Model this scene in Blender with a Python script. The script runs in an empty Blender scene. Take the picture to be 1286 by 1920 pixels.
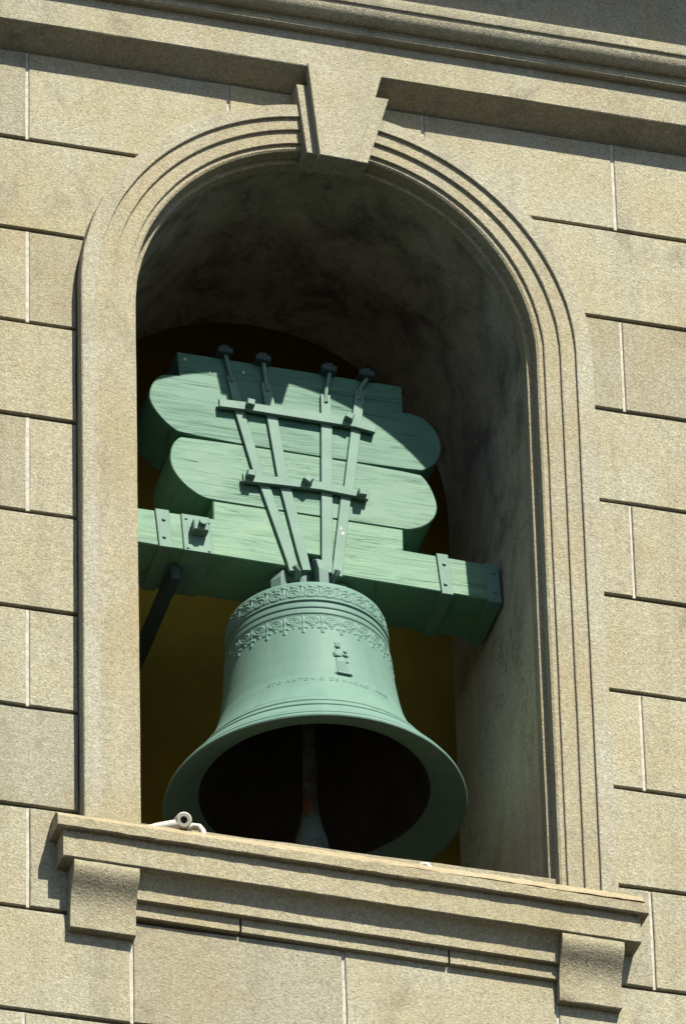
import bpy, bmesh, math, random
import numpy as np
from mathutils import Matrix, Vector

random.seed(7)
scn = bpy.context.scene
COL = scn.collection

# ------------------------------------------------------------------ camera, light
cam_d = bpy.data.cameras.new('camera')
cam = bpy.data.objects.new('camera', cam_d)
COL.objects.link(cam)
RIGHT = Vector((0.959932, -0.279300, -0.022836)); UP = Vector((-0.139248, -0.546121, 0.826052)); FWD = Vector((0.243187, 0.789774, 0.563131))
m = Matrix.Identity(4)
for i in range(3):
    m[i][0] = RIGHT[i]; m[i][1] = UP[i]; m[i][2] = -FWD[i]
m.translation = Vector((-5.179996, -16.855410, -12.602734))
cam.matrix_world = m
cam_d.sensor_fit = 'VERTICAL'; cam_d.sensor_height = 24.0
cam_d.lens = 15.28588 / 1.920 * 24.0
cam_d.clip_start = 0.1; cam_d.clip_end = 2000
scn.camera = cam

SUN_DX, SUN_S = -0.34, 1.36
ELEV = math.atan(SUN_S / math.hypot(1, SUN_DX))
w = bpy.data.worlds.new('World'); scn.world = w; w.use_nodes = True
nt = w.node_tree; nt.nodes.clear()
sky = nt.nodes.new('ShaderNodeTexSky'); sky.sky_type = 'NISHITA'; sky.sun_disc = False
sky.sun_elevation = ELEV; sky.sun_rotation = math.atan2(-SUN_DX, -1.0)
sky.dust_density = 0.5; sky.air_density = 0.7; sky.ozone_density = 0.4
bg = nt.nodes.new('ShaderNodeBackground'); bg.inputs[1].default_value = 0.075
out = nt.nodes.new('ShaderNodeOutputWorld')
nt.links.new(sky.outputs[0], bg.inputs[0]); nt.links.new(bg.outputs[0], out.inputs[0])

sd = bpy.data.lights.new('sun', 'SUN'); sd.energy = 5.0; sd.angle = math.radians(0.53)
sd.color = (1.0, 0.95, 0.84)
sun = bpy.data.objects.new('sun', sd); COL.objects.link(sun)
sun.rotation_euler = Vector((SUN_DX, 1.0, -SUN_S)).to_track_quat('-Z', 'Y').to_euler()
sun.location = (3, -10, 14)

scn.view_settings.view_transform = 'Standard'
scn.view_settings.look = 'None'
scn.view_settings.exposure = 1.42
scn.view_settings.gamma = 1.0
scn.view_settings.use_curve_mapping = False
scn.render.engine = 'CYCLES'

# ------------------------------------------------------------------ materials
def new_mat(name):
    mt = bpy.data.materials.new(name); mt.use_nodes = True
    n = mt.node_tree; n.nodes.clear()
    o = n.nodes.new('ShaderNodeOutputMaterial'); b = n.nodes.new('ShaderNodeBsdfPrincipled')
    n.links.new(b.outputs[0], o.inputs[0])
    return mt, n, b
g3 = lambda v: (v, v, v)
ALB = 0.56     # scales all base colours down so bounced light stays weak and shade deep
class NB:
    """small node builder"""
    def __init__(s, n): s.n = n
    def node(s, t, **k):
        x = s.n.nodes.new(t)
        for a, v in k.items(): setattr(x, a, v)
        return x
    def link(s, a, b): s.n.links.new(a, b)
    def coord(s, scale=(1, 1, 1), which='Object', loc=(0, 0, 0)):
        c = s.node('ShaderNodeTexCoord'); mp = s.node('ShaderNodeMapping')
        mp.inputs['Scale'].default_value = scale; mp.inputs['Location'].default_value = loc
        s.link(c.outputs[which], mp.inputs[0]); return mp.outputs[0]
    def noise(s, co, scale, detail=3, rough=0.55, dist=0.0):
        x = s.node('ShaderNodeTexNoise'); x.inputs['Scale'].default_value = scale
        x.inputs['Detail'].default_value = detail; x.inputs['Roughness'].default_value = rough
        x.inputs['Distortion'].default_value = dist
        s.link(co, x.inputs['Vector']); return x.outputs['Fac']
    def ramp(s, f, stops, interp='LINEAR'):
        r = s.node('ShaderNodeValToRGB'); r.color_ramp.interpolation = interp
        e = r.color_ramp.elements
        while len(e) < len(stops): e.new(0.5)
        for el, (p, c) in zip(e, stops):
            el.position = p; el.color = (*c, 1) if len(c) == 3 else c
        s.link(f, r.inputs[0]); return r.outputs[0]
    def mix(s, f, a, b, mode='MIX'):
        x = s.node('ShaderNodeMix', data_type='RGBA', blend_type=mode)
        for i, v in ((0, f), (6, a), (7, b)):
            if isinstance(v, (int, float)): x.inputs[i].default_value = v
            elif isinstance(v, tuple): x.inputs[i].default_value = (*v, 1)
            else: s.link(v, x.inputs[i])
        return x.outputs[2]
    def base(s, c, b): s.link(s.mix(1.0, c, g3(ALB), 'MULTIPLY'), b.inputs['Base Color'])
    def math(s, op, a, b=None):
        x = s.node('ShaderNodeMath', operation=op)
        for i, v in ((0, a), (1, b)):
            if v is None: continue
            if isinstance(v, (int, float)): x.inputs[i].default_value = v
            else: s.link(v, x.inputs[i])
        return x.outputs[0]
    def bump(s, h, strength, dist, nrm=None):
        x = s.node('ShaderNodeBump'); x.inputs['Strength'].default_value = strength
        x.inputs['Distance'].default_value = dist; s.link(h, x.inputs['Height'])
        if nrm is not None: s.link(nrm, x.inputs['Normal'])
        return x.outputs[0]

def stone_material(name, tint=(0.421, 0.405, 0.302), stain=0.5, smooth=1.0, per_obj=True):
    mt, n, b = new_mat(name); q = NB(n)
    co = q.coord()
    fine = q.noise(co, 170, 2, 0.75)
    mid = q.noise(co, 70, 3, 0.6)
    big = q.noise(co, 3.2, 5, 0.6, 0.3)
    blot = q.noise(q.coord((1, 1, .8), loc=(3.1, 0, 7.7)), 5.5, 6, 0.65, 0.6)
    t = tint
    c = q.ramp(fine, [(0.28, tuple(x * .66 for x in t)), (0.45, t), (0.60, tuple(x * 1.14 for x in t)), (0.74, tuple(min(1, x * 1.45) for x in t))])
    c = q.mix(0.5, c, q.ramp(mid, [(0.3, (t[0]*.70, t[1]*.68, t[2]*.62)), (0.55, t), (0.75, tuple(x * 1.18 for x in t))]))
    c = q.mix(q.ramp(big, [(0.38, g3(0)), (0.68, g3(.75))]), c, (t[0] * .90, t[1] * .80, t[2] * .64), 'MIX')
    c = q.mix(q.math('MULTIPLY', q.ramp(blot, [(0.56, g3(0)), (0.74, g3(1))]), stain), c, (.11, .105, .085))
    run = q.noise(q.coord((9, 9, .55), loc=(1.7, 0, 2.3)), 1.3, 5, 0.6, 0.2)
    c = q.mix(q.ramp(run, [(0.50, g3(0)), (0.72, g3(.40))]), c, (t[0] * .62, t[1] * .61, t[2] * .58))
    # exposed aggregate chips
    ch = q.node('ShaderNodeTexVoronoi'); ch.inputs['Scale'].default_value = 240
    q.link(co, ch.inputs['Vector'])
    sp = q.node('ShaderNodeSeparateColor'); q.link(ch.outputs['Color'], sp.inputs[0])
    c = q.mix(0.8, c, q.ramp(sp.outputs[0], [(0, (.74, .71, .66)), (.25, (.96, .94, .91)), (.65, (1.08, 1.07, 1.05)), (1, (1.34, 1.33, 1.30))]), 'MULTIPLY')
    # bright flecks
    vor = q.node('ShaderNodeTexVoronoi'); vor.inputs['Scale'].default_value = 38
    q.link(co, vor.inputs['Vector'])
    fl = q.math('LESS_THAN', vor.outputs['Distance'], 0.055)
    c = q.mix(q.math('MULTIPLY', fl, 0.7), c, (.8, .78, .70))
    if per_obj:
        oi = q.node('ShaderNodeObjectInfo')
        c = q.mix(0.9, c, q.ramp(oi.outputs['Random'], [(0, (.84, .84, .86)), (.35, (.97, .95, .91)), (.7, (1.0, 1.0, .99)), (1, (1.06, 1.05, 1.03))]), 'MULTIPLY')
    q.base(c, b)
    b.inputs['Roughness'].default_value = 0.92
    b.inputs['Specular IOR Level'].default_value = 0.2
    h = q.math('ADD', q.math('MULTIPLY', fine, 0.8), q.math('MULTIPLY', mid, 0.22))
    h = q.math('ADD', h, q.math('MULTIPLY', sp.outputs[1], 0.25))
    q.link(q.bump(h, 0.6 * smooth, 0.005), b.inputs['Normal'])
    return mt

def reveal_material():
    """granular jamb render, mould-stained, blending to a darker tone towards the vault"""
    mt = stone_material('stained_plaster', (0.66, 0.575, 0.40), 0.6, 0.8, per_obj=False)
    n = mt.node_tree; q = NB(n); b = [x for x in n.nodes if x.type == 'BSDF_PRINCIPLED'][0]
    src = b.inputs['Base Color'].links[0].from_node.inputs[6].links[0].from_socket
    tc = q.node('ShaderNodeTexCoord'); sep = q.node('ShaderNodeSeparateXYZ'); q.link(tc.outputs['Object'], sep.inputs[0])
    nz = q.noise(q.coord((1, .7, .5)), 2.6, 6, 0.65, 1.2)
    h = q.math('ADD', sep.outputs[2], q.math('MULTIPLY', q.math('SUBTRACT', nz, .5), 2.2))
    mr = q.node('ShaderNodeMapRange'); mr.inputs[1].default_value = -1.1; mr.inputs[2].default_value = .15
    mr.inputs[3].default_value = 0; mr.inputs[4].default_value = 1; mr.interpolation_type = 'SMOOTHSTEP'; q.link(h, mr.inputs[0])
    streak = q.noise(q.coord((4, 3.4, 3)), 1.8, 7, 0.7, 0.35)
    vault_tone = q.ramp(streak, [(0.36, (.17, .155, .12)), (0.50, (.36, .33, .255)), (0.66, (.50, .46, .36))])
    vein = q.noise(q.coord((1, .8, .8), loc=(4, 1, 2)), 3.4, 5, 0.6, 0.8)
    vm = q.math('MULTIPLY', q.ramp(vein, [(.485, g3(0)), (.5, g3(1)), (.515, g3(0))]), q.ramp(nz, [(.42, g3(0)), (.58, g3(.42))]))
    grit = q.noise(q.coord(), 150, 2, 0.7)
    vault_tone = q.mix(0.6, vault_tone, q.ramp(grit, [(.3, g3(.6)), (.6, g3(1.15))]), 'MULTIPLY')
    c = q.mix(mr.outputs[0], src, vault_tone)  # noisy height mask blends to the darker vault tone
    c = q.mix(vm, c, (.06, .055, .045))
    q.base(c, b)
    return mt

def plain(name, col, rough=0.8, noise=0.25, scale=30, bump=0.2, metal=0.0, spec=0.3):
    mt, n, b = new_mat(name); q = NB(n); co = q.coord()
    f = q.noise(co, scale, 5, 0.6)
    lo = tuple(x * (1 - noise) for x in col); hi = tuple(min(1, x * (1 + noise)) for x in col)
    q.base(q.ramp(f, [(0.3, lo), (0.7, hi)]), b)
    b.inputs['Roughness'].default_value = rough; b.inputs['Metallic'].default_value = metal
    b.inputs['Specular IOR Level'].default_value = spec
    if bump: q.link(q.bump(f, bump, 0.004), b.inputs['Normal'])
    return mt

M_STONE = stone_material('washed_stone')
M_TRIM = stone_material('trim_stone', (0.425, 0.414, 0.322), 0.25, per_obj=False)
M_TRIM2 = stone_material('worn_trim_stone', (0.411, 0.385, 0.278), 0.3, per_obj=False)
M_SILL = stone_material('sill_stone', (0.402, 0.373, 0.261), 0.35, per_obj=False)
M_CORN = stone_material('cornice_stone', (0.406, 0.392, 0.297), 0.75, per_obj=False)
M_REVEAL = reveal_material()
M_OCHRE = plain('ochre_render', (0.72, 0.52, 0.07), 0.95, 0.2, 4, 0.1)
M_LEDGE = stone_material('weathered_ledge', (0.40, 0.352, 0.235), 0.25, per_obj=False)
M_MORTAR_D = plain('recessed_mortar', (0.10, 0.09, 0.07), 0.95, 0.4, 60, 0.4)
M_MORTAR_L = plain('white_mortar', (0.55, 0.52, 0.43), 0.95, 0.25, 50, 0.5)
M_GROUND = plain('paving', (0.045, 0.044, 0.04), 0.95, 0.3, 0.6, 0.1)
M_FLOOR = plain('low_bounce_floor', (0.055, 0.05, 0.04), 0.95, 0.5, 9, 0.4)  # colour kept dark so the sunlit floor bounces little light onto the beam
M_PVC = plain('grey_plastic', (0.60, 0.58, 0.50), 0.6, 0.12, 40, 0.05)
M_RUST = plain('rusty_iron', (0.06, 0.05, 0.04), 0.85, 0.5, 30, 0.5)

def paint_wood():
    mt, n, b = new_mat('painted_timber'); q = NB(n)
    oi = q.node('ShaderNodeObjectInfo')
    tc = q.node('ShaderNodeTexCoord'); mp = q.node('ShaderNodeMapping')
    mp.inputs['Scale'].default_value = (1, 1, 1)
    add = q.node('ShaderNodeVectorMath', operation='ADD')
    q.link(tc.outputs['Object'], add.inputs[0])
    mul = q.math('MULTIPLY', oi.outputs['Random'], 7.0)
    cb = q.node('ShaderNodeCombineXYZ'); q.link(mul, cb.inputs[0]); q.link(mul, cb.inputs[1])
    q.link(cb.outputs[0], add.inputs[1])
    def st(sx, sz):
        mpx = q.node('ShaderNodeMapping'); mpx.inputs['Scale'].default_value = (sx, sx, sz)
        q.link(add.outputs[0], mpx.inputs[0]); return mpx.outputs[0]
    base = q.noise(st(2.5, 9), 3, 4, 0.6)
    c = q.ramp(base, [(0.3, (.120, .232, .170)), (0.5, (.146, .266, .190)), (0.72, (.178, .292, .200))])
    # yellowish algae, more along some grain
    alg = q.noise(st(3, 26), 2.2, 4, 0.65)
    c = q.mix(q.ramp(alg, [(0.58, g3(0)), (0.80, g3(.45))]), c, (.20, .27, .12))
    # grain cracks, long in x
    gate = q.ramp(q.noise(st(2.2, 7), 1.5, 3, 0.6), [(0.44, g3(0)), (0.60, g3(1))])
    cr = q.noise(st(.50, 32), 1.5, 3, 0.5, 0.10)
    e_ = .0050
    stops = []
    for lv in (.42, .485, .545, .60): stops += [(lv - e_, g3(0)), (lv, g3(1)), (lv + e_, g3(0))]
    crk = q.math('MULTIPLY', q.ramp(cr, stops), gate)
    cr2 = q.noise(st(.30, 11), 1.7, 3, 0.5, 0.1)
    crm2 = q.math('MULTIPLY', q.ramp(cr2, [(0.494, g3(0)), (0.5, g3(1)), (0.506, g3(0))]), q.ramp(q.noise(st(1.4, 3), 2.1, 2), [(0.42, g3(0)), (0.52, g3(1))]))
    crk = q.math('MAXIMUM', crk, crm2)
    c = q.mix(q.math('MULTIPLY', crk, 0.85), c, (.05, .11, .055))
    grain = q.noise(st(6, 170), 2.0, 3, 0.6)
    c = q.mix(0.12, c, q.ramp(grain, [(0.3, g3(.72)), (0.6, g3(1.1))]), 'MULTIPLY')
    c = q.mix(1.0, c, oi.outputs['Color'], 'MULTIPLY')
    q.base(c, b)
    b.inputs['Roughness'].default_value = 0.62; b.inputs['Specular IOR Level'].default_value = 0.25
    h = q.math('SUBTRACT', q.math('MULTIPLY', grain, 0.25), crk)
    q.link(q.bump(h, 0.5, 0.003), b.inputs['Normal'])
    return mt
M_WOOD = paint_wood()
def paint_iron(name, col):
    mt, n, b = new_mat(name); q = NB(n); co = q.coord()
    f = q.noise(co, 14, 5, 0.6); f2 = q.noise(co, 90, 3, 0.6)
    c = q.ramp(f, [(0.3, tuple(x * .82 for x in col)), (0.6, col), (0.8, tuple(x * 1.1 for x in col))])
    c = q.mix(q.ramp(f2, [(0.66, g3(0)), (0.74, g3(.5))]), c, (.10, .12, .07))
    q.base(c, b); b.inputs['Roughness'].default_value = 0.6
    b.inputs['Specular IOR Level'].default_value = 0.15
    q.link(q.bump(q.math('ADD', f, q.math('MULTIPLY', f2, .4)), 0.25, 0.003), b.inputs['Normal'])
    return mt
M_IRON = paint_iron('painted_iron', (.160, .280, .215))
M_SHADEIRON = paint_iron('shaded_iron', (.05, .085, .085))  # darkened iron paint: the shade on t-heads and lever is in the colour
M_CANON = paint_iron('painted_canon', (.16, .25, .215))
def paint_bell():
    mt, n, b = new_mat('painted_bronze'); q = NB(n)
    co = q.coord((1, 1, .45))
    f = q.noise(co, 7, 5, 0.6); f2 = q.noise(q.coord(), 120, 3, 0.6)
    streak = q.noise(q.coord((26, 26, 1.2)), 1.0, 4, 0.6)
    c = q.ramp(f, [(0.3, (.138, .248, .200)), (0.55, (.154, .270, .218)), (0.75, (.170, .286, .224))])
    c = q.mix(0.4, c, q.ramp(streak, [(0.3, g3(.80)), (0.6, g3(1.05))]), 'MULTIPLY')
    drip = q.noise(q.coord((60, 60, 2.2), loc=(5, 2, 1)), 1.0, 3, 0.5)
    c = q.mix(q.ramp(drip, [(0.68, g3(0)), (0.76, g3(.35))]), c, (.30, .38, .31))
    c = q.mix(q.ramp(f2, [(0.70, g3(0)), (0.78, g3(.35))]), c, (.08, .12, .08))
    q.base(c, b); b.inputs['Roughness'].default_value = 0.6
    b.inputs['Specular IOR Level'].default_value = 0.12
    q.link(q.bump(q.math('ADD', f, q.math('MULTIPLY', f2, .25)), 0.12, 0.003), b.inputs['Normal'])
    return mt
M_BELL = paint_bell()
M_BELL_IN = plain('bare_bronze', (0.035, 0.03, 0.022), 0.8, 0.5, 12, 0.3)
def clapper_mat():
    mt, n, b = new_mat('clapper_iron'); q = NB(n); co = q.coord()
    f = q.noise(co, 16, 5, 0.65, 0.4)
    c = q.ramp(f, [(0.46, (.09, .14, .125)), (0.56, (.07, .07, .05)), (0.64, (.17, .05, .015))])
    q.base(c, b); b.inputs['Roughness'].default_value = 0.8
    q.link(q.bump(f, .4, .004), b.inputs['Normal'])
    return mt
M_CLAP = clapper_mat()

# ------------------------------------------------------------------ mesh helpers
def link(name, me, mat, parent=None, smooth=False):
    o = bpy.data.objects.new(name, me); COL.objects.link(o)
    if mat is not None:
        for k in (mat if isinstance(mat, (list, tuple)) else [mat]): me.materials.append(k)
    if parent is not None: o.parent = parent
    if smooth:
        me.polygons.foreach_set('use_smooth', [True] * len(me.polygons))
    return o
def mk(name, verts, faces, mat, parent=None, smooth=False):
    me = bpy.data.meshes.new(name); me.from_pydata([tuple(v) for v in verts], [], faces)
    bm = bmesh.new(); bm.from_mesh(me); bmesh.ops.recalc_face_normals(bm, faces=bm.faces)
    bm.to_mesh(me); bm.free(); me.update()
    return link(name, me, mat, parent, smooth)
def from_bm(name, bm, mat, parent=None, smooth=False):
    bmesh.ops.recalc_face_normals(bm, faces=bm.faces)
    me = bpy.data.meshes.new(name); bm.to_mesh(me); bm.free()
    return link(name, me, mat, parent, smooth)
def auto_smooth(o, deg=35):
    me = o.data
    bm = bmesh.new(); bm.from_mesh(me)
    for f in bm.faces: f.smooth = True
    lim = math.radians(deg)
    for e in bm.edges:
        if len(e.link_faces) == 2 and e.calc_face_angle(0) > lim: e.smooth = False
    bm.to_mesh(me); bm.free()
    return o
def thing(name, label, cat, loc=(0, 0, 0), rot=(0, 0, 0), group=None):
    o = bpy.data.objects.new(name, None); COL.objects.link(o)
    o.location = loc; o.rotation_euler = rot; o.empty_display_size = 0.1
    o['label'] = label; o['category'] = cat
    if group: o['group'] = group
    return o
def rounded(poly, lim=48, it=2):
    """cut the blunt corners so curves read smooth; sharp corners stay"""
    for _ in range(it):
        res = []; n = len(poly)
        for i in range(n):
            a = Vector(poly[i - 1]); b = Vector(poly[i]); c = Vector(poly[(i + 1) % n])
            ang = math.degrees((b - a).angle(c - b))
            if ang < 3 or ang > lim: res.append(tuple(b))
            else:
                k = .25
                res.append(tuple(b + (a - b) * k)); res.append(tuple(b + (c - b) * k))
        poly = res
    return poly
def inset(poly, d):
    """offset a closed ccw 2D polygon inwards by d"""
    n = len(poly); res = []
    for i in range(n):
        a = Vector(poly[i - 1]); b = Vector(poly[i]); c = Vector(poly[(i + 1) % n])
        u = (b - a).normalized(); v = (c - b).normalized()
        nu = Vector((-u.y, u.x)); nv = Vector((-v.y, v.x))
        k = nu + nv
        L = max(0.35, 1 + nu.dot(nv))
        res.append(tuple(b + k * (d / L)))
    return res
def ccw(poly):
    a = sum(poly[i - 1][0] * poly[i][1] - poly[i][0] * poly[i - 1][1] for i in range(len(poly)))
    return list(poly) if a > 0 else list(reversed(poly))
def prism_data(poly, yf, yb, ch=0.0025, back=False):
    """extrude xz polygon from front yf to back yb with a chamfered front edge"""
    poly = ccw(poly); n = len(poly)
    rings = []
    if ch > 0:
        rings.append([(x, yf, z) for x, z in inset(poly, ch)])
        rings.append([(x, yf + ch, z) for x, z in poly])
    else:
        rings.append([(x, yf, z) for x, z in poly])
    if back and ch > 0:
        rings.append([(x, yb - ch, z) for x, z in poly])
        rings.append([(x, yb, z) for x, z in inset(poly, ch)])
    else:
        rings.append([(x, yb, z) for x, z in poly])
    v = [p for r in rings for p in r]; f = []
    for k in range(len(rings) - 1):
        for i in range(n):
            j = (i + 1) % n
            f.append((k * n + i, k * n + j, (k + 1) * n + j, (k + 1) * n + i))
    f.append(tuple(range(n)))
    f.append(tuple((len(rings) - 1) * n + i for i in range(n)))
    return v, f
def prism(name, poly, yf, yb, mat, parent, ch=0.0025, back=False, smooth=None):
    v, f = prism_data(poly, yf, yb, ch, back)
    o = mk(name, v, f, mat, parent)
    if smooth: auto_smooth(o, smooth)
    return o
def boxo(name, x0, x1, y0, y1, z0, z1, mat, parent, ch=0.002):
    return prism(name, [(x0, z0), (x1, z0), (x1, z1), (x0, z1)], y0, y1, mat, parent, ch, True)
def extrude_x(name, prof, x0, x1, mat, parent, seg=1, shear=0.0, sm=30, jit=0.0, xs=None):
    """profile of (y,z) closed, extruded along x"""
    xs = xs or [x0 + (x1 - x0) * i / seg for i in range(seg + 1)]
    n = len(prof); v = []; f = []
    for x in xs:
        for (y, z) in prof:
            v.append((x, y + random.uniform(-jit, jit), z + shear * x + random.uniform(-jit, jit)))
    for k in range(len(xs) - 1):
        for i in range(n):
            j = (i + 1) % n
            f.append((k * n + i, k * n + j, (k + 1) * n + j, (k + 1) * n + i))
    f.append(tuple(range(n))); f.append(tuple((len(xs) - 1) * n + i for i in range(n)))
    o = mk(name, v, f, mat, parent)
    if sm: auto_smooth(o, sm)
    return o
def tube(name, pts, r, mat, parent, seg=12, cap=True):
    bm = bmesh.new(); rings = []
    P = [Vector(p) for p in pts]
    rs = r if isinstance(r, (list, tuple)) else [r] * len(P)
    for i, p in enumerate(P):
        t = (P[min(i + 1, len(P) - 1)] - P[max(i - 1, 0)]).normalized()
        a = t.cross(Vector((0, 0, 1)))
        if a.length < 1e-3: a = t.cross(Vector((1, 0, 0)))
        a.normalize(); b = t.cross(a)
        rings.append([bm.verts.new(p + (a * math.cos(k * 2 * math.pi / seg) + b * math.sin(k * 2 * math.pi / seg)) * rs[i]) for k in range(seg)])
    for i in range(len(rings) - 1):
        for k in range(seg):
            bm.faces.new((rings[i][k], rings[i][(k + 1) % seg], rings[i + 1][(k + 1) % seg], rings[i + 1][k]))
    if cap:
        bm.faces.new(rings[0]); bm.faces.new(rings[-1])
    o = from_bm(name, bm, mat, parent); auto_smooth(o, 40); return o

# ------------------------------------------------------------------ ground, room
gm = bpy.data.meshes.new('ground')
gm.from_pydata([(-600, -600, -14.2), (600, -600, -14.2), (600, 600, -14.2), (-600, 600, -14.2)], [], [(0, 1, 2, 3)])
g = link('ground', gm, M_GROUND); g['kind'] = 'structure'

# tower wall ---------------------------------------------------------------
wall = thing('tower_wall', 'pale granular stone bell tower wall around a round arched opening', 'wall')
RO = 0.706       # outer radius of the arch surround
ZB = -1.668      # top of the sill

def arch_pts(r, n=48, zb=ZB, bulge=0.0):
    p = [(-r, zb), (-r, zb * .5), (-r, 0)]
    for i in range(1, n):
        a = math.pi - math.pi * i / n
        p.append((r * math.cos(a), (r + bulge) * math.sin(a)))
    return p + [(r, 0), (r, zb * .5), (r, zb)]

def wall_core():
    """solid masonry behind the facing blocks, with the arched hole through it"""
    R = 0.60; inner = arch_pts(R, 48); n = len(inner)
    outer = []
    X, ZT, ZL = 2.6, 2.6, -14.2
    for (x, z) in inner:
        if z <= 0: outer.append((math.copysign(X, x), z if z > ZB else ZL))
        else:
            k = min(X / max(abs(x), 1e-6), ZT / z); outer.append((x * k, z * k))
    v = []; f = []
    for y in (0.0125, 0.70):
        v += [(x, y, z) for x, z in inner] + [(x, y, z) for x, z in outer]
    o2 = 2 * n
    for i in range(n - 1):
        f.append((i, i + 1, n + i + 1, n + i)); f.append((o2 + i, o2 + n + i, o2 + n + i + 1, o2 + i + 1))
        f.append((i, o2 + i, o2 + i + 1, i + 1))
        f.append((n + i, n + i + 1, o2 + n + i + 1, o2 + n + i))
    # close below the opening
    f.append((0, n - 1, 2 * n - 1, n)); f.append((o2, o2 + n, o2 + 2 * n - 1, o2 + n - 1))
    f.append((0, o2, o2 + n - 1, n - 1))
    return mk('wall_core', v, f, M_MORTAR_D, wall)
wall_core()

HG, VG = 0.0052, 0.0043    # half gaps
def block(poly):
    if len(poly) < 3: return
    dy = random.uniform(-.0014, .0014)
    poly = ccw(poly); q = []
    for i, b in enumerate(poly):
        a = poly[i - 1]; L = math.hypot(b[0] - a[0], b[1] - a[1]); k = int(L / .11)
        for j in range(1, k):
            t = (j + random.uniform(-.25, .25)) / k
            e = random.uniform(-.0003, .0014) if random.random() < .8 else random.uniform(.001, .0028)
            nx, nz = -(b[1] - a[1]) / L, (b[0] - a[0]) / L
            q.append((a[0] + (b[0] - a[0]) * t + nx * e, a[1] + (b[1] - a[1]) * t + nz * e))
        q.append(b)
    poly = q
    prism('stone_block', poly, dy, 0.0125, M_STONE, wall, 0.0022)
def mortar(x, z0, z1, light=True):
    boxo('mortar_joint', x - VG - .001, x + VG + .001, random.uniform(.0025, .0055), .0125, z0, z1, M_MORTAR_L, wall, 0)
def bed(x0, x1, z):
    boxo('mortar_joint', x0, x1, 0.0095, 0.0125, z - HG - .001, z + HG + .001, M_MORTAR_D, wall, 0)
def zc(k): return 0.475 - 0.3 * (k - 1)
def row(k, joints, xl=-2.45, xr=2.45):
    zt = zc(k) - HG; zb = zc(k + 1) + HG
    if k == 0: zt = 0.765
    edges = [xl] + joints + [xr]
    for a, b in zip(edges[:-1], edges[1:]):
        x0, x1 = a + VG, b - VG
        r = RO + 0.002
        if zb < ZB - .05 or min(abs(x0), abs(x1)) > r and x0 * x1 > 0:
            block([(x0, zb), (x1, zb), (x1, zt), (x0, zt)]); continue
        if k == 0:
            n = 22; pts = []
            for i in range(n + 1):
                x = x0 + (x1 - x0) * i / n
                zz = math.sqrt(max(0, r * r - x * x)) if abs(x) < r else 0
                pts.append((x, max(zb, zz)))
            block(pts + [(x1, zt), (x0, zt)])
        else:
            def side(z): return r if z <= 0 else math.sqrt(max(0, r * r - z * z))
            n = 10 if zt > 0 else 1
            zs = [zb + (zt - zb) * i / n for i in range(n + 1)]
            if x0 < -r: block([(x0, zb)] + [(-side(z), z) for z in zs] + [(x0, zt)])
            if x1 > r: block([(side(z), z) for z in zs] + [(x1, zt), (x1, zb)])
    for x in joints:
        if abs(x) > RO or zb < ZB - .05 or k == 0:
            z0 = zb if k else max(zb, math.sqrt(max(0, RO * RO - x * x)))
            mortar(x, z0 - HG * .3, zt + HG * .3)
EV = [-2.0, -0.840, 0.806, 2.0]
OD = [-1.42, 1.38]
row(0, [-2.0, -0.840, -0.281, 0.266, 0.806, 2.0])
for k in range(1, 8): row(k, EV if k % 2 == 0 else OD)
row(8, EV)
row(9, [-1.42, -0.574, -0.022, 0.542, 1.38])
row(10, [-2.0, -0.852, -0.30, 0.25, 0.806, 2.0])
row(11, [-1.42, -0.574, -0.022, 0.542, 1.38])
for k in range(1, 12):
    z = zc(k)
    if z > ZB:
        xi = RO if z <= 0 else math.sqrt(RO * RO - z * z)
        bed(-2.45, -xi, z); bed(xi, 2.45, z)
    else: bed(-2.45, 2.45, z)
# plain lower storeys, off the picture
boxo('lower_wall', -2.6, 2.6, 0.0, 0.0124, -14.2, zc(12) + 0.0, M_STONE, wall, 0)
boxo('upper_wall', -2.6, 2.6, -0.12, 0.0124, 1.0, 1.45, M_CORN, wall, 0)

# arch surround: stepped bands swept round the opening ----------------------
prof = [(RO, .012), (RO, -.043), (RO - .003, -.046), (.662, -.046), (.660, -.0445), (.660, -.0384), (.6585, -.0375), (.621, -.0375), (.619, -.036),
        (.619, -.0300), (.6175, -.029), (.578, -.029), (.576, -.0275), (.576, -.0220), (.5745, -.021), (.563, -.021), (.557, -.017), (.555, -.010), (.555, .019),
        (.543, .019), (.5405, .021), (.5405, .06)]
def arch_surround():
    n = 96; v = []; f = []; M = len(prof)
    cols = None
    path = []
    for i in range(15): path.append(('L', -1.70 * (1 - i / 15)))
    for i in range(n + 1): path.append(('A', math.pi - math.pi * i / n))
    for i in range(15): path.append(('R', -1.70 * ((i + 1) / 15)))
    for kind, t in path:
        for (r, y) in prof:
            jr = random.uniform(-.0006, .0006)
            if kind == 'L': v.append((-r + jr, y, t))
            elif kind == 'R': v.append((r + jr, y, t))
            else:
                k = (RO - r) / .166 * .016
                v.append(((r + jr) * math.cos(t), y, (r + k) * math.sin(t)))
    for i in range(len(path) - 1):
        for j in range(M - 1):
            f.append((i * M + j, i * M + j + 1, (i + 1) * M + j + 1, (i + 1) * M + j))
    f.append(tuple(range(M))); f.append(tuple((len(path) - 1) * M + j for j in range(M)))
    o = mk('arch_surround', v, f, [M_TRIM, M_TRIM2], wall); auto_smooth(o, 25)
    for p in o.data.polygons:
        vs = [v[i] for i in p.vertices]
        if min(y for _, y, _ in vs) > -.0446: p.material_index = 1
    return o
arch_surround()
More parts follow.
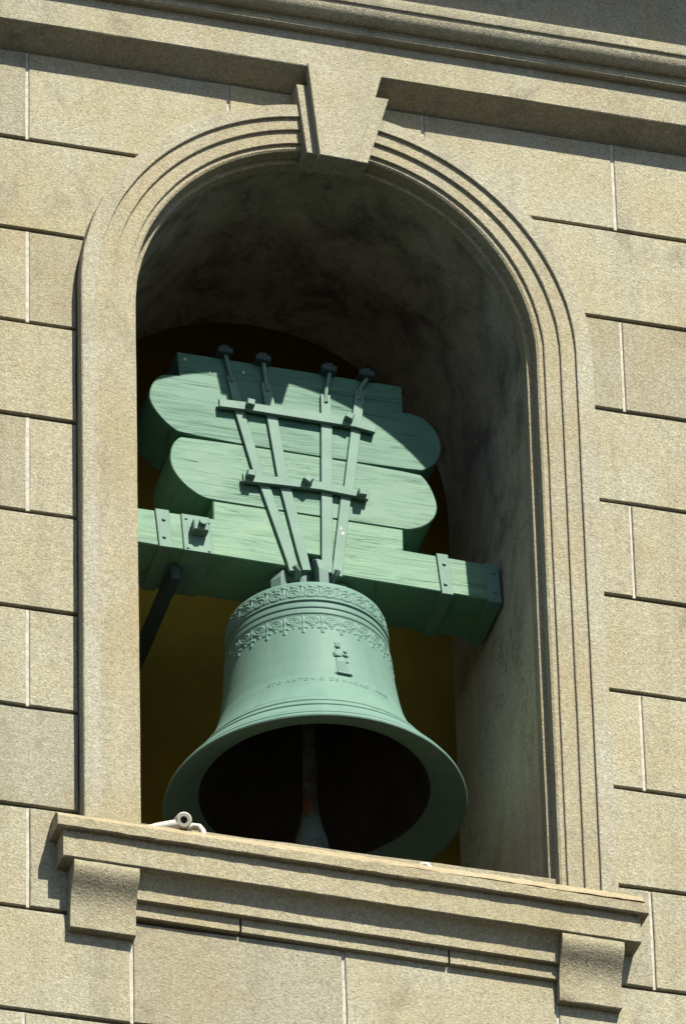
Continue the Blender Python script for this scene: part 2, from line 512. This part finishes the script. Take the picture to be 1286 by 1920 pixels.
# deep reveal (jambs and barrel vault)
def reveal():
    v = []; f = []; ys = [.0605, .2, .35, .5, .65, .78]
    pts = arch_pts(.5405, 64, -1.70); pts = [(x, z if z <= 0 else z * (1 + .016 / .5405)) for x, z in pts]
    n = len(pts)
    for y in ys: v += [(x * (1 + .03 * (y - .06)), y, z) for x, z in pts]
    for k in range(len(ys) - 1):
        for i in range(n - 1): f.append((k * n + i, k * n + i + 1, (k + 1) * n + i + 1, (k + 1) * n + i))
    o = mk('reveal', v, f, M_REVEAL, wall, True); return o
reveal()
# keystone in two tiers
ks = prism('keystone', [(-.105, .760), (-.080, .533), (.090, .528), (.155, .758)], -.056, .018, M_TRIM, wall, .002)
prism('keystone_face', [(-.0795, .816), (-.0517, .5125), (.0533, .509), (.1290, .814)], -.083, -.0555, M_TRIM, ks, .002)
# fascia + cornice
extrude_x('fascia', [(.012, .769), (-.074, .811), (-.076, .8135), (-.076, .922), (.012, .922)], -2.5, 2.5, M_CORN, wall, 40, 0, 0, .0006)
cp = [(.012, .9222), (-.094, .9222), (-.101, .927), (-.103, .934), (-.100, .942), (-.095, .946), (-.098, .950)]
for i in range(9):
    a = i / 8 * math.pi / 2
    cp.append((-.100 - .040 * math.sin(a) , .952 + .044 * (1 - math.cos(a))))
cp += [(-.146, .998), (-.147, 1.000), (-.147, 1.030), (-.143, 1.034), (.012, 1.036)]
extrude_x('cornice', cp, -2.5, 2.5, M_CORN, wall, 24, 0, 30, .0004)
extrude_x('corona', [(.012, 1.40), (-.40, 1.40), (-.40, 1.50), (-.46, 1.56), (-.46, 1.62), (.012, 1.70)], -2.7, 2.7, M_CORN, wall, 6, 0, 30)
# sill and brackets
SH = -.021
sill = extrude_x('window_sill', [(.012, -1.738), (-.084, -1.740), (-.087, -1.737), (-.087, -1.711), (-.083, -1.7072), (.012, -1.7072)], -.786, .769, M_SILL, wall, 60, SH, 0, .0008)
extrude_x('ledge', [(.012, -1.707), (-.082, -1.7068), (-.066, -1.688), (-.046, -1.670), (-.03, -1.6685), (.10, -1.6690), (.10, -1.707)], -.780, .762, M_LEDGE, sill, 60, SH * .6, 40, .0012)
extrude_x('opening_floor', [(.1003, -1.678), (.79, -1.678), (.79, -1.72), (.1003, -1.72)], -.60, .60, M_FLOOR, wall, 1, 0, 0)
extrude_x('sill_fascia', [(.012, -1.738), (-.069, -1.738), (-.069, -1.815), (-.066, -1.818), (.012, -1.818)], -.767, .751, M_SILL, sill, 50, SH, 0, .0006)
cov = [(.012, -1.8185), (-.062, -1.8185)]
for i in range(9):
    a = i / 8 * math.pi / 2
    cov.append((-.060 + .027 * math.sin(a), -1.820 - .046 * (1 - math.cos(a)) if i else -1.820))
cov += [(-.033, -1.868), (-.033, -1.890), (-.030, -1.892), (.012, -1.892)]
extrude_x('sill_moulding', cov, -.566, .540, M_SILL, sill, 30, SH, 30, .0004)
for a, b in ((-.566, -.297), (-.291, .250), (.256, .540)):
    extrude_x('band_stone', [(.012, -1.8922), (-.016, -1.8922), (-.016, -1.930), (-.013, -1.932), (.012, -1.932)], a, b, M_SILL, sill, 8, SH, 0, .0004)
bp = [(-.064, -1.8184), (-.067, -1.828), (-.0665, -1.842), (-.060, -1.860), (-.049, -1.876), (-.039, -1.892), (-.031, -1.912), (-.0265, -1.935), (-.025, -1.965), (-.0255, -1.993), (-.0235, -1.996), (.012, -1.996), (.012, -1.8184)]
for a, b in ((-.738, -.569), (.541, .706)):
    extrude_x('bracket', bp, a, b, M_SILL, wall, 5, SH, 35, .0004)

# bell chamber behind: ochre rendered room -----------------------------------
def room():
    x0, x1, y0, y1, z0, z1 = -1.5, 1.5, .78, 1.55, -2.6, 1.5
    v = [(x0, y1, z0), (x1, y1, z0), (x1, y1, z1), (x0, y1, z1), (x0, y0, z0), (x1, y0, z0), (x1, y0, z1), (x0, y0, z1)]
    f = [(0, 1, 2, 3), (0, 4, 7, 3), (1, 5, 6, 2), (3, 2, 6, 7), (0, 1, 5, 4)]
    o = mk('chamber_walls', v, f, M_OCHRE); o['kind'] = 'structure'
    R = .5535; inner = [(x, z if z <= 0 else z * 1.03) for x, z in arch_pts(R, 48)]; n = len(inner); outr = []
    for (x, z) in inner:
        if z <= 0: outr.append((math.copysign(x1, x), z if z > ZB else z0))
        else:
            k = min(x1 / max(abs(x), 1e-6), z1 / z); outr.append((x * k, z * k))
    v = [(x, y0 + .0005, z) for x, z in inner + outr]; f = [(i, i + 1, n + i + 1, n + i) for i in range(n - 1)]
    f.append((0, n - 1, 2 * n - 1, n))
    mk('front_wall_lining', v, f, M_OCHRE, o)
room()

# ------------------------------------------------------------------ headstock
PIV = (0, .39, -.60); TILT = math.radians(-4.5)
hs = thing('headstock', 'green painted timber headstock with scalloped sides and iron straps above the bell', 'headstock', PIV, (TILT, 0, 0))
F, B = -.09, .09
prism('timber', [(-.530, .150), (-.530, .034), (-.006, .0225), (-.006, .076), (.060, .075), (.060, .0195), (.530, .008), (.530, .128), (.271, .136), (.2735, .2065), (-.2515, .211), (-.253, .150)], F, B, M_WOOD, hs, .003, True)
prism('timber', rounded([(-.2535, .2125), (.2735, .2085), (.293, .209), (.328, .224), (.356, .249), (.371, .279), (.375, .308), (.365, .353), (.347, .392), (.325, .4125), (-.326, .4195), (-.343, .409), (-.360, .381), (-.367, .337), (-.360, .297), (-.333, .256), (-.305, .233), (-.285, .220)]), F, B, M_WOOD, hs, .0025, True)
prism('timber', rounded([(-.326, .4215), (.325, .4145), (.353, .428), (.380, .455), (.394, .487), (.398, .522), (.387, .566), (.363, .596), (.336, .614), (.2955, .6165), (.2955, .706), (-.334, .711), (-.331, .6285), (-.372, .6255), (-.388, .616), (-.405, .592), (-.417, .555), (-.4155, .524), (-.399, .489), (-.368, .450)]), F, B, M_WOOD, hs, .0025, True)

def ribbon(name, pts, wd, y0, y1, par, ch=.0015):
    """flat bar following pts (x,z); widths per point"""
    L = []; Rr = []
    for i, p in enumerate(pts):
        a = Vector(pts[max(i - 1, 0)]); b = Vector(pts[min(i + 1, len(pts) - 1)])
        t = (b - a).normalized(); nrm = Vector((-t.y, t.x)) * (wd[i] / 2)
        L.append(tuple(Vector(p) + nrm)); Rr.append(tuple(Vector(p) - nrm))
    return prism(name, L + Rr[::-1], y0, y1, M_IRON, par, ch, False)
S0, S1 = F - .0095, F - .0004
st = [
 ([(-.191, .648), (-.172, .556), (-.1675, .521), (-.120, .3015), (-.107, .2755), (-.046, .040), (-.0395, .004)], [.020, .027, .027, .028, .028, .027, .026]),
 ([(-.0915, .640), (-.078, .520), (-.057, .318), (-.049, .274), (-.016, .080), (-.004, .012)], [.027, .030, .030, .030, .028, .024]),
 ([(.0755, .630), (.0735, .518), (.0645, .309), (.0600, .190), (.053, .040), (.052, .015)], [.027, .031, .031, .031, .030, .027]),
 ([(.1745, .664), (.155, .517), (.126, .3145), (.115, .273), (.083, .040), (.0795, .008)], [.026, .028, .028, .028, .029, .028])]
heads = [(-.206, .716), (-.100, .709), (.085, .708), (.190, .709)]
for (pts, wd), (hx, hz) in zip(st, heads):
    o = ribbon('iron_strap', pts, wd, S0, S1, hs)
    if (hx < -.15 or hx > .15):
        sg = -1 if hx < 0 else 1
        ex, ez = pts[-1]
        tube('pin', [(ex - .004, S0 - .016, ez + .004), (ex + .006 * -sg, S0 - .012, ez - .006), (ex + .012 * -sg, F + .01, ez - .012)], .0085, M_CANON, o, 10)
    tube('rod', [(hx + .004, F - .012, hz - .005), (pts[0][0], F - .010, pts[0][1] + .006), (pts[0][0] + (pts[1][0] - pts[0][0]) * .25, F - .008, pts[0][1] + (pts[1][1] - pts[0][1]) * .25)], .0062, M_IRON, o)
    hd = boxo('t_head', hx - .021, hx + .021, F - .030, F + .03, hz - .006, hz + .012, M_SHADEIRON, hs, .003)
    boxo('nut', hx - .012, hx + .012, F - .026, F + .01, hz + .0122, hz + .022, M_SHADEIRON, hd, .002)
b1 = ribbon('cross_bar', [(-.228, .537), (-.150, .5395), (.060, .538), (.150, .5365), (.208, .524)], [.027, .028, .030, .030, .024], F - .0205, S0 - .0003, hs)
b2 = ribbon('cross_bar', [(-.171, .290), (-.118, .2935), (.043, .300), (.141, .294), (.177, .286)], [.027, .028, .028, .027, .022], F - .0205, S0 - .0003, hs)
def bolt(x, z, s, rot, par, y=F - .0207, d=.017):
    c, q = math.cos(rot) * s, math.sin(rot) * s
    bo = prism('bolt', [(x + c, z + q), (x - q, z + c), (x - c, z - q), (x + q, z - c)], y - d, y, M_IRON, par, .0025)
    return bo
bolt(-.143, .543, .0150, .65, b1); bolt(.132, .546, .0155, .35, b1)
bolt(-.152, .297, .0150, .72, b2); bolt(.006, .306, .0155, .12, b2); bolt(.156, .287, .0150, .80, b2)
# wraps on the beam
def wrap(xa, xb, xc, xd, z0, z1, t=.006):
    o = prism('iron_band', [(xc, z0 - t), (xd, z0 - t), (xb, z1 + t * .6), (xa, z1 + t * .6)], F - t, B + t, M_IRON, hs, .0015, True)
    xm = (xa + xb + xc + xd) / 4
    for zz in (z0 + .028, z1 - .03):
        tube('rivet', [(xm, F - t - .004, zz), (xm, F - t + .001, zz)], .0052, M_IRON, o, 8)
    return o
wrap(-.414, -.376, -.406, -.369, .032, .149); wrap(.361, .393, .370, .402, .008, .134)
wrap(.496, .5335, .500, .5365, .004, .127, .005); wrap(-.5365, -.505, -.5365, -.505, .032, .150, .005)
pl = prism('bearing_plate', [(-.338, .026), (-.257, .025), (-.266, .1475), (-.343, .1485)], F - .005, B + .004, M_IRON, hs, .0015, True)
boxo('nut', -.318, -.277, F - .034, F - .005, .078, .112, M_IRON, pl, .003)
tube('stud', [(-.294, F - .047, .100), (-.294, F - .03, .100)], .011, M_IRON, pl, 10)
for dx, dz in ((-.03, .048), (.032, .044), (-.028, -.05), (.03, -.052)):
    tube('rivet', [(-.299 + dx, F - .0075, .086 + dz), (-.299 + dx, F - .004, .086 + dz)], .0042, M_IRON, pl, 8)
lev = prism('lever_arm', [(-.357, -.022), (-.333, -.022), (-.331, .0255), (-.359, .0265)], -.03, .62, M_SHADEIRON, hs, .003, True)
for sx in (-1, 1):
    tube('gudgeon', [(sx * .515, 0, .075), (sx * .60, 0, .075)], .022, M_IRON, hs, 16)

for o_, c_ in zip([x for x in hs.children if x.name.startswith('timber')], ((.94, 1.06, .90), (.76, .91, .82), (.54, .77, .70))):
    o_.color = (*c_, 1)
def chip(x, z, y, k):
    pts = [(x + k * math.cos(a) * random.uniform(.5, 1), z + 1.5 * k * math.sin(a) * random.uniform(.5, 1)) for a in (0, 1.2, 2.3, 3.4, 4.6, 5.4)]
    prism('paint_chip', pts, y - .0006, y, M_PVC, hs, 0)
chip(-.312, .688, F, .0055); chip(-.150, .672, F, .004); chip(-.245, .655, F, .003)
chip(.097, .170, S0, .0035); chip(.101, .155, S0, .0045)
# ------------------------------------------------------------------ bell
bell = thing('church_bell', 'green painted bronze bell with relief bands hanging mouth down in the arch', 'bell', PIV, (TILT, 0, 0))
BX, ZL = .016, -.6925
PR = [(0, .3945), (.004, .396), (.010, .3938), (.035, .375), (.065, .350), (.095, .3265), (.13, .302), (.165, .2805), (.20, .2635), (.246, .2475), (.299, .2370), (.359, .2290), (.42, .2225), (.471, .2185), (.530, .2150), (.572, .2135), (.580, .2105), (.585, .204), (.588, .195)]
PH = np.array([a for a, b in PR]); PRr = np.array([b for a, b in PR])
def rad(h): return np.interp(h, PH, PRr)
def smooth_rad():
    hh = np.linspace(0, .588, 1177); r = rad(hh)
    k = np.ones(25) / 25; rs = np.convolve(np.pad(r, 12, mode='edge'), k, 'valid')
    wgt = np.clip((hh - .012) / .02, 0, 1) * np.clip((.566 - hh) / .01, 0, 1)
    return hh, r * (1 - wgt) + rs * wgt
HH, RR = smooth_rad()
def rad_s(h): return np.interp(h, HH, RR)
def relief(a, h):
    """height of the cast ornament above the bell surface; a angle, h height above the lip"""
    N = 28; z = np.zeros_like(a)
    def groove(h0, wd, d): return -d * np.exp(-((h - h0) / wd) ** 2)
    for h0, wd, d in ((.0185, .0018, .0030), (.036, .0022, .0034), (.079, .0028, .0045), (.110, .0024, .003), (.134, .0022, .0026), (.468, .0024, .0034), (.489, .0026, .0036), (.5115, .0026, .0036)):
        z += groove(h0, wd, d)
    z += .0026 * np.exp(-((h - .122) / .009) ** 4) + .0010 * np.exp(-((h - .027) / .0065) ** 4) + .0022 * np.exp(-((h - .088) / .006) ** 4) + .0022 * np.exp(-((h - .5165) / .0025) ** 2) + .0016 * np.exp(-((h - .4645) / .0022) ** 2)
    arc = a * N / (2 * np.pi)
    sp = 2 * np.pi * .215 / N
    cell = np.floor(arc + .5)
    u = (arc - np.floor(arc + .5)) * sp            # metres in the motif
    u2 = (arc + .5 - np.floor(arc + 1.0)) * sp     # centred between motifs
    wob = .0012 * np.sin(cell * 12.9898) 
    def ell(u, v, ru, rv, wd):
        d = np.sqrt((u / ru) ** 2 + (v / rv) ** 2)
        return np.exp(-((d - 1) / wd) ** 2)
    def blob(u, v, ru, rv): return np.exp(-((u / ru) ** 2 + (v / rv) ** 2) ** 1.5)
    H = .0026
    v = h - .5395
    on = (h > .518) & (h < .576)
    p = ell(u + wob, v, .0165, .0118, .22) + .8 * ell(u - .001, v + .001, .008, .0052, .45) + 1.1 * blob(u2, v - .004, .0030, .015) + .8 * blob(u2 - .005, v + .010, .004, .004) + .8 * blob(u2 + .005, v + .010, .004, .004)
    v = h - .562
    p = p + .9 * blob(u, v, .006, .0035) + 1.0 * blob(u2, v - .002, .0065, .004) + .7 * blob(np.abs(u) - .0125, v + .004, .0035, .004)
    z += np.where(on, H * np.clip(p, 0, 1.25), 0)
    on2 = (h > .395) & (h < .4635)
    v = h - .4445
    p = ell(u - wob, v, .0165, .0112, .22) + .75 * ell(u, v, .0075, .005, .45) + 1.1 * blob(u2, v, .0034, .015)
    p = p + blob(u2, h - .421, .0075, .0045) + blob(u2, h - .4115, .0042, .0042) + 1.1 * blob(u2, h - .4035, .0044, .0036)
    p = p + .9 * blob(np.abs(u2) - .009, h - .4185, .0036, .0034) + .9 * blob(u, h - .428, .009, .0030) + .9 * blob(u, h - .420, .0034, .0038)
    z += np.where(on2, H * np.clip(p, 0, 1.25), 0)
    # faint oval foundry mark
    a0 = .045; hx = (a - a0) * .285; hv = (h - .168) - .10 * hx
    z += .0011 * ell(hx, hv, .036, .019, .085) + .0006 * ell(hx, hv, .031, .0155, .06)
    return z
def bell_shell():
    hs_ = np.concatenate([np.linspace(0, .03, 22, endpoint=False), np.linspace(.03, .145, 60, endpoint=False), np.linspace(.145, .39, 40, endpoint=False), np.linspace(.39, .578, 132, endpoint=False), np.linspace(.578, .588, 6)])
    n = 1120
    an = np.linspace(-np.pi, np.pi, n, endpoint=False)
    A, Hh = np.meshgrid(an, hs_)
    r = rad_s(Hh) + relief(A, Hh)
    X = BX + r * np.sin(A); Y = -r * np.cos(A); Z = ZL + Hh
    V = np.stack([X, Y, Z], -1).reshape(-1, 3)
    # crown top and inside
    extra = [(.590, .185), (.596, .16), (.604, .12), (.610, .06), (.612, .004)]
    inner = [(.000, .392), (.002, .388), (.021, .334), (.024, .331), (.040, .306), (.044, .302), (.075, .292), (.13, .268), (.20, .232), (.30, .207), (.45, .190), (.53, .178), (.556, .12), (.56, .004)]
    m_ = len(hs_)
    def ring(h, r): return np.stack([BX + r * np.sin(an), -r * np.cos(an), np.full(n, ZL + h)], -1)
    Vs = [V] + [ring(h, r) for h, r in extra] + [ring(h, r) for h, r in inner]
    V = np.concatenate(Vs)
    me = bpy.data.meshes.new('shell')
    rows = [(i, i + 1) for i in range(m_ - 1 + len(extra))]
    base_in = m_ + len(extra)
    i0 = np.arange(n); i1 = (i0 + 1) % n
    fs = []; mats = []
    for a, b in rows:
        fs.append(np.stack([a * n + i0, a * n + i1, b * n + i1, b * n + i0], -1)); mats.append(np.zeros(n, int))
    seq = [0] + [base_in + i for i in range(len(inner))]
    for q, (a, b) in enumerate(zip(seq[:-1], seq[1:])):
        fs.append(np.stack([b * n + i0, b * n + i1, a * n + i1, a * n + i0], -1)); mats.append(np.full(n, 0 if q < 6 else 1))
    Fc = np.concatenate(fs); Mt = np.concatenate(mats)
    me.vertices.add(len(V)); me.vertices.foreach_set('co', V.ravel())
    me.loops.add(len(Fc) * 4); me.loops.foreach_set('vertex_index', Fc.ravel().astype(np.int32))
    me.polygons.add(len(Fc)); me.polygons.foreach_set('loop_start', np.arange(0, len(Fc) * 4, 4, dtype=np.int32))
    me.polygons.foreach_set('loop_total', np.full(len(Fc), 4, np.int32))
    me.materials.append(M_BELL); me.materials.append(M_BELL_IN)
    me.polygons.foreach_set('material_index', Mt.astype(np.int32))
    me.update(calc_edges=True); me.validate()
    me.polygons.foreach_set('use_smooth', [True] * len(Fc))
    o = bpy.data.objects.new('shell', me); COL.objects.link(o); o.parent = bell
    # sharp lip edges
    bm = bmesh.new(); bm.from_mesh(me)
    for e in bm.edges:
        if len(e.link_faces) == 2 and e.calc_face_angle(0) > math.radians(60): e.smooth = False
    bm.to_mesh(me); bm.free()
    return o
shell = bell_shell()
def on_bell(a, h, d):
    r = float(rad_s(h)) + d
    return (BX + r * math.sin(a), -r * math.cos(a), ZL + h)
def patch(name, a0, wid, h0, h1, fn, na, nh):
    """cast figure standing out from the bell surface; fn(u,v) gives height, u metres from a0, v metres from h0"""
    u = np.linspace(-wid / 2, wid / 2, na); v = np.linspace(0, h1 - h0, nh)
    U, Vv = np.meshgrid(u, v); d = fn(U, Vv) - .0012
    vs = []
    for j in range(nh):
        h = h0 + v[j]; r0 = float(rad_s(h))
        for i in range(na):
            vs.append(on_bell(a0 + u[i] / r0, h, float(d[j, i])))
    fs = [(j * na + i, j * na + i + 1, (j + 1) * na + i + 1, (j + 1) * na + i) for j in range(nh - 1) for i in range(na - 1)]
    return mk(name, vs, fs, M_BELL, shell, True)
def saint(U, V):
    g = lambda x, z, sx, sz, p=1.0: np.exp(-(((U - x) / sx) ** 2 + ((V - z) / sz) ** 2) ** p)
    d = .014 * np.clip(1.4 * np.exp(-(np.abs((U - .002) / .0215) ** 4 + np.abs((V - .006) / .0045) ** 4)), 0, 1)
    robe = np.exp(-(np.abs((U - .000) / (.0185 - .10 * np.clip(V - .02, 0, .05))) ** 4 + np.abs((V - .040) / .032) ** 6))
    d = np.maximum(d, robe * (.008 + .0018 * np.sin(U * 900) * (V < .05)))
    d = np.maximum(d, .010 * g(-.004, .080, .013, .016, 1.6))
    d = np.maximum(d, .013 * g(-.006, .106, .0075, .0085, 1.6))
    d = np.maximum(d, .006 * g(-.006, .118, .010, .004, 1.5))
    d = np.maximum(d, .012 * g(.010, .076, .012, .0055, 1.5))
    d = np.maximum(d, .011 * g(.013, .090, .0055, .006, 1.5))
    d = np.maximum(d, .011 * g(-.0145, .078, .006, .008, 1.5))
    d = np.maximum(d, .009 * g(.014, .053, .007, .004, 1.5))
    d = np.maximum(d, .012 * g(-.008, .070, .012, .003, 1.5))
    return d * .6
patch('saint_relief', .07, .062, .250, .376, saint, 60, 110)

def inscription(name, body, a0, a1, h, size, depth=.0022):
    """raised letters bent round the bell"""
    cu = bpy.data.curves.new(name, 'FONT'); cu.body = body; cu.size = size; cu.extrude = 0; cu.resolution_u = 3
    cu.space_character = 1.25
    tmp = bpy.data.objects.new(name + '_tmp', cu); COL.objects.link(tmp)
    dg = bpy.context.evaluated_depsgraph_get()
    me = bpy.data.meshes.new_from_object(tmp.evaluated_get(dg))
    bpy.data.objects.remove(tmp); bpy.data.curves.remove(cu)
    bm = bmesh.new(); bm.from_mesh(me)
    bmesh.ops.remove_doubles(bm, verts=bm.verts, dist=1e-5)
    ret = bmesh.ops.extrude_face_region(bm, geom=bm.faces[:])
    top = [e for e in ret['geom'] if isinstance(e, bmesh.types.BMVert)]; tops = set(top)
    xs = [v.co.x for v in bm.verts]; xmin, xmax = min(xs), max(xs)
    for v in bm.verts:
        t = (v.co.x - xmin) / (xmax - xmin)
        v.co = on_bell(a0 + (a1 - a0) * t, h + v.co.y, depth if v in tops else -.001)
    o = from_bm(name, bm, M_BELL, shell); me2 = o.data
    bpy.data.meshes.remove(me)
    return o
inscription('inscription', 'STO ANTONIO DE MACAO  ANO', -.74, .60, .219, .0180, .0010)
inscription('inscription', 'DE 17', .20, .36, .088, .0150, .0016)

# canons (loops on the crown)
def canon(name, ang, w, r_in, r_out, ztop):
    """strap-like loop rising from the crown, leaning in to the centre"""
    bm = bmesh.new(); pts = []
    z0 = ZL + .585
    prof_o = [(r_out, z0)] + [(r_out, z0 + (ztop - z0) * k) for k in (.4, .7)] + [(r_out - .012, ztop - .012), (r_out - .035, ztop), (r_in, ztop)]
    t = .026
    prof_i = [(r_in, ztop - t), (r_out - .035, ztop - t), (r_out - t, ztop - t - .02), (r_out - t, z0)]
    pl_ = prof_o + prof_i
    ca, sa = math.cos(ang), math.sin(ang)
    vs = []
    for s in (-w / 2, w / 2):
        for (r, z) in pl_:
            vs.append((BX + r * sa + s * ca, -r * ca + s * sa, z))
    n = len(pl_); fs = [(i, (i + 1) % n, n + (i + 1) % n, n + i) for i in range(n)] + [tuple(range(n)), tuple(range(n, 2 * n))]
    o = mk(name, vs, fs, M_CANON, bell)
    bv = o.modifiers.new('bevel', 'BEVEL'); bv.width = .003; bv.segments = 2; bv.limit_method = 'ANGLE'
    return o
tube('crown_post', [(BX, 0, ZL + .60), (BX, 0, .07)], .052, M_CANON, bell, 24)
canon('canon', .215, .030, .02, .112, .068)
canon('canon', -.93, .038, .02, .125, .030)
canon('canon', 1.08, .038, .02, .125, .022)
canon('canon', math.pi, .034, .02, .100, .0215)
canon('canon', math.pi - 1.0, .038, .02, .125, .0205)
canon('canon', math.pi + 1.0, .038, .02, .125, .0205)
# clapper hangs plumb while the bell leans
cl = tube('clapper', [(0, 0, 0), (0, 0, -.20), (0, 0, -.47), (0, 0, -.53), (0, 0, -.575), (0, 0, -.62), (0, 0, -.655), (0, 0, -.68), (0, 0, -.72), (0, 0, -.735)],
          [.015, .0165, .0185, .021, .029, .042, .047, .044, .026, .022], M_CLAP, bell, 20)
cl.location = (BX, 0, -.145); cl.rotation_euler = (-TILT, 0, 0)

# ------------------------------------------------------------------ pipes on the sill
pp = thing('plastic_pipe', 'grey plastic pipe end lying on the sill edge below the bell, near the left jamb', 'pipe', (-.46, -.03, -1.655))
tube('pipe', [(-.09, .03, -.006), (-.05, .012, .004), (.004, .002, .018)], .0135, M_PVC, pp, 16)
def socket(name, c, d, r0, r1, L, par):
    c = Vector(c); d = Vector(d).normalized()
    a = d.cross(Vector((0, 0, 1))).normalized(); b = d.cross(a); n = 24
    prof_ = [(r1, 0, -L), (r1, 0, -.003), (r1 - .003, 0, 0), (r0, 0, 0), (r0, 0, -L * .8), (0.0005, 0, -L * .8)]
    vs = []; fs = []
    for (r, _, t) in prof_:
        for k in range(n):
            an = 2 * math.pi * k / n
            vs.append(c + d * t + (a * math.cos(an) + b * math.sin(an)) * r)
    for i in range(len(prof_) - 1):
        for k in range(n): fs.append((i * n + k, i * n + (k + 1) % n, (i + 1) * n + (k + 1) % n, (i + 1) * n + k))
    o = mk(name, vs, fs, M_PVC, par); auto_smooth(o, 35); return o
socket('socket', (.014, -.016, .022), (-.12, -1, -.45), .0095, .0205, .05, pp)
p2 = thing('plastic_pipe', 'thin grey plastic pipe loop tucked behind the round pipe end on the sill', 'pipe', (-.41, -.01, -1.655))
tube('bend', [(-.02, .0, .016), (-.004, -.006, .026), (.010, -.012, .022), (.018, -.016, .008), (.020, -.018, -.008)], .0085, M_PVC, p2, 12)
p3 = thing('plastic_pipe', 'short pale pipe bend poking over the sill under the right side of the bell', 'pipe', (.19, -.03, -1.672))
tube('bend', [(-.014, .0, -.006), (-.006, -.004, .008), (.006, -.008, .006), (.016, -.012, -.010)], .0075, M_PVC, p3, 12)
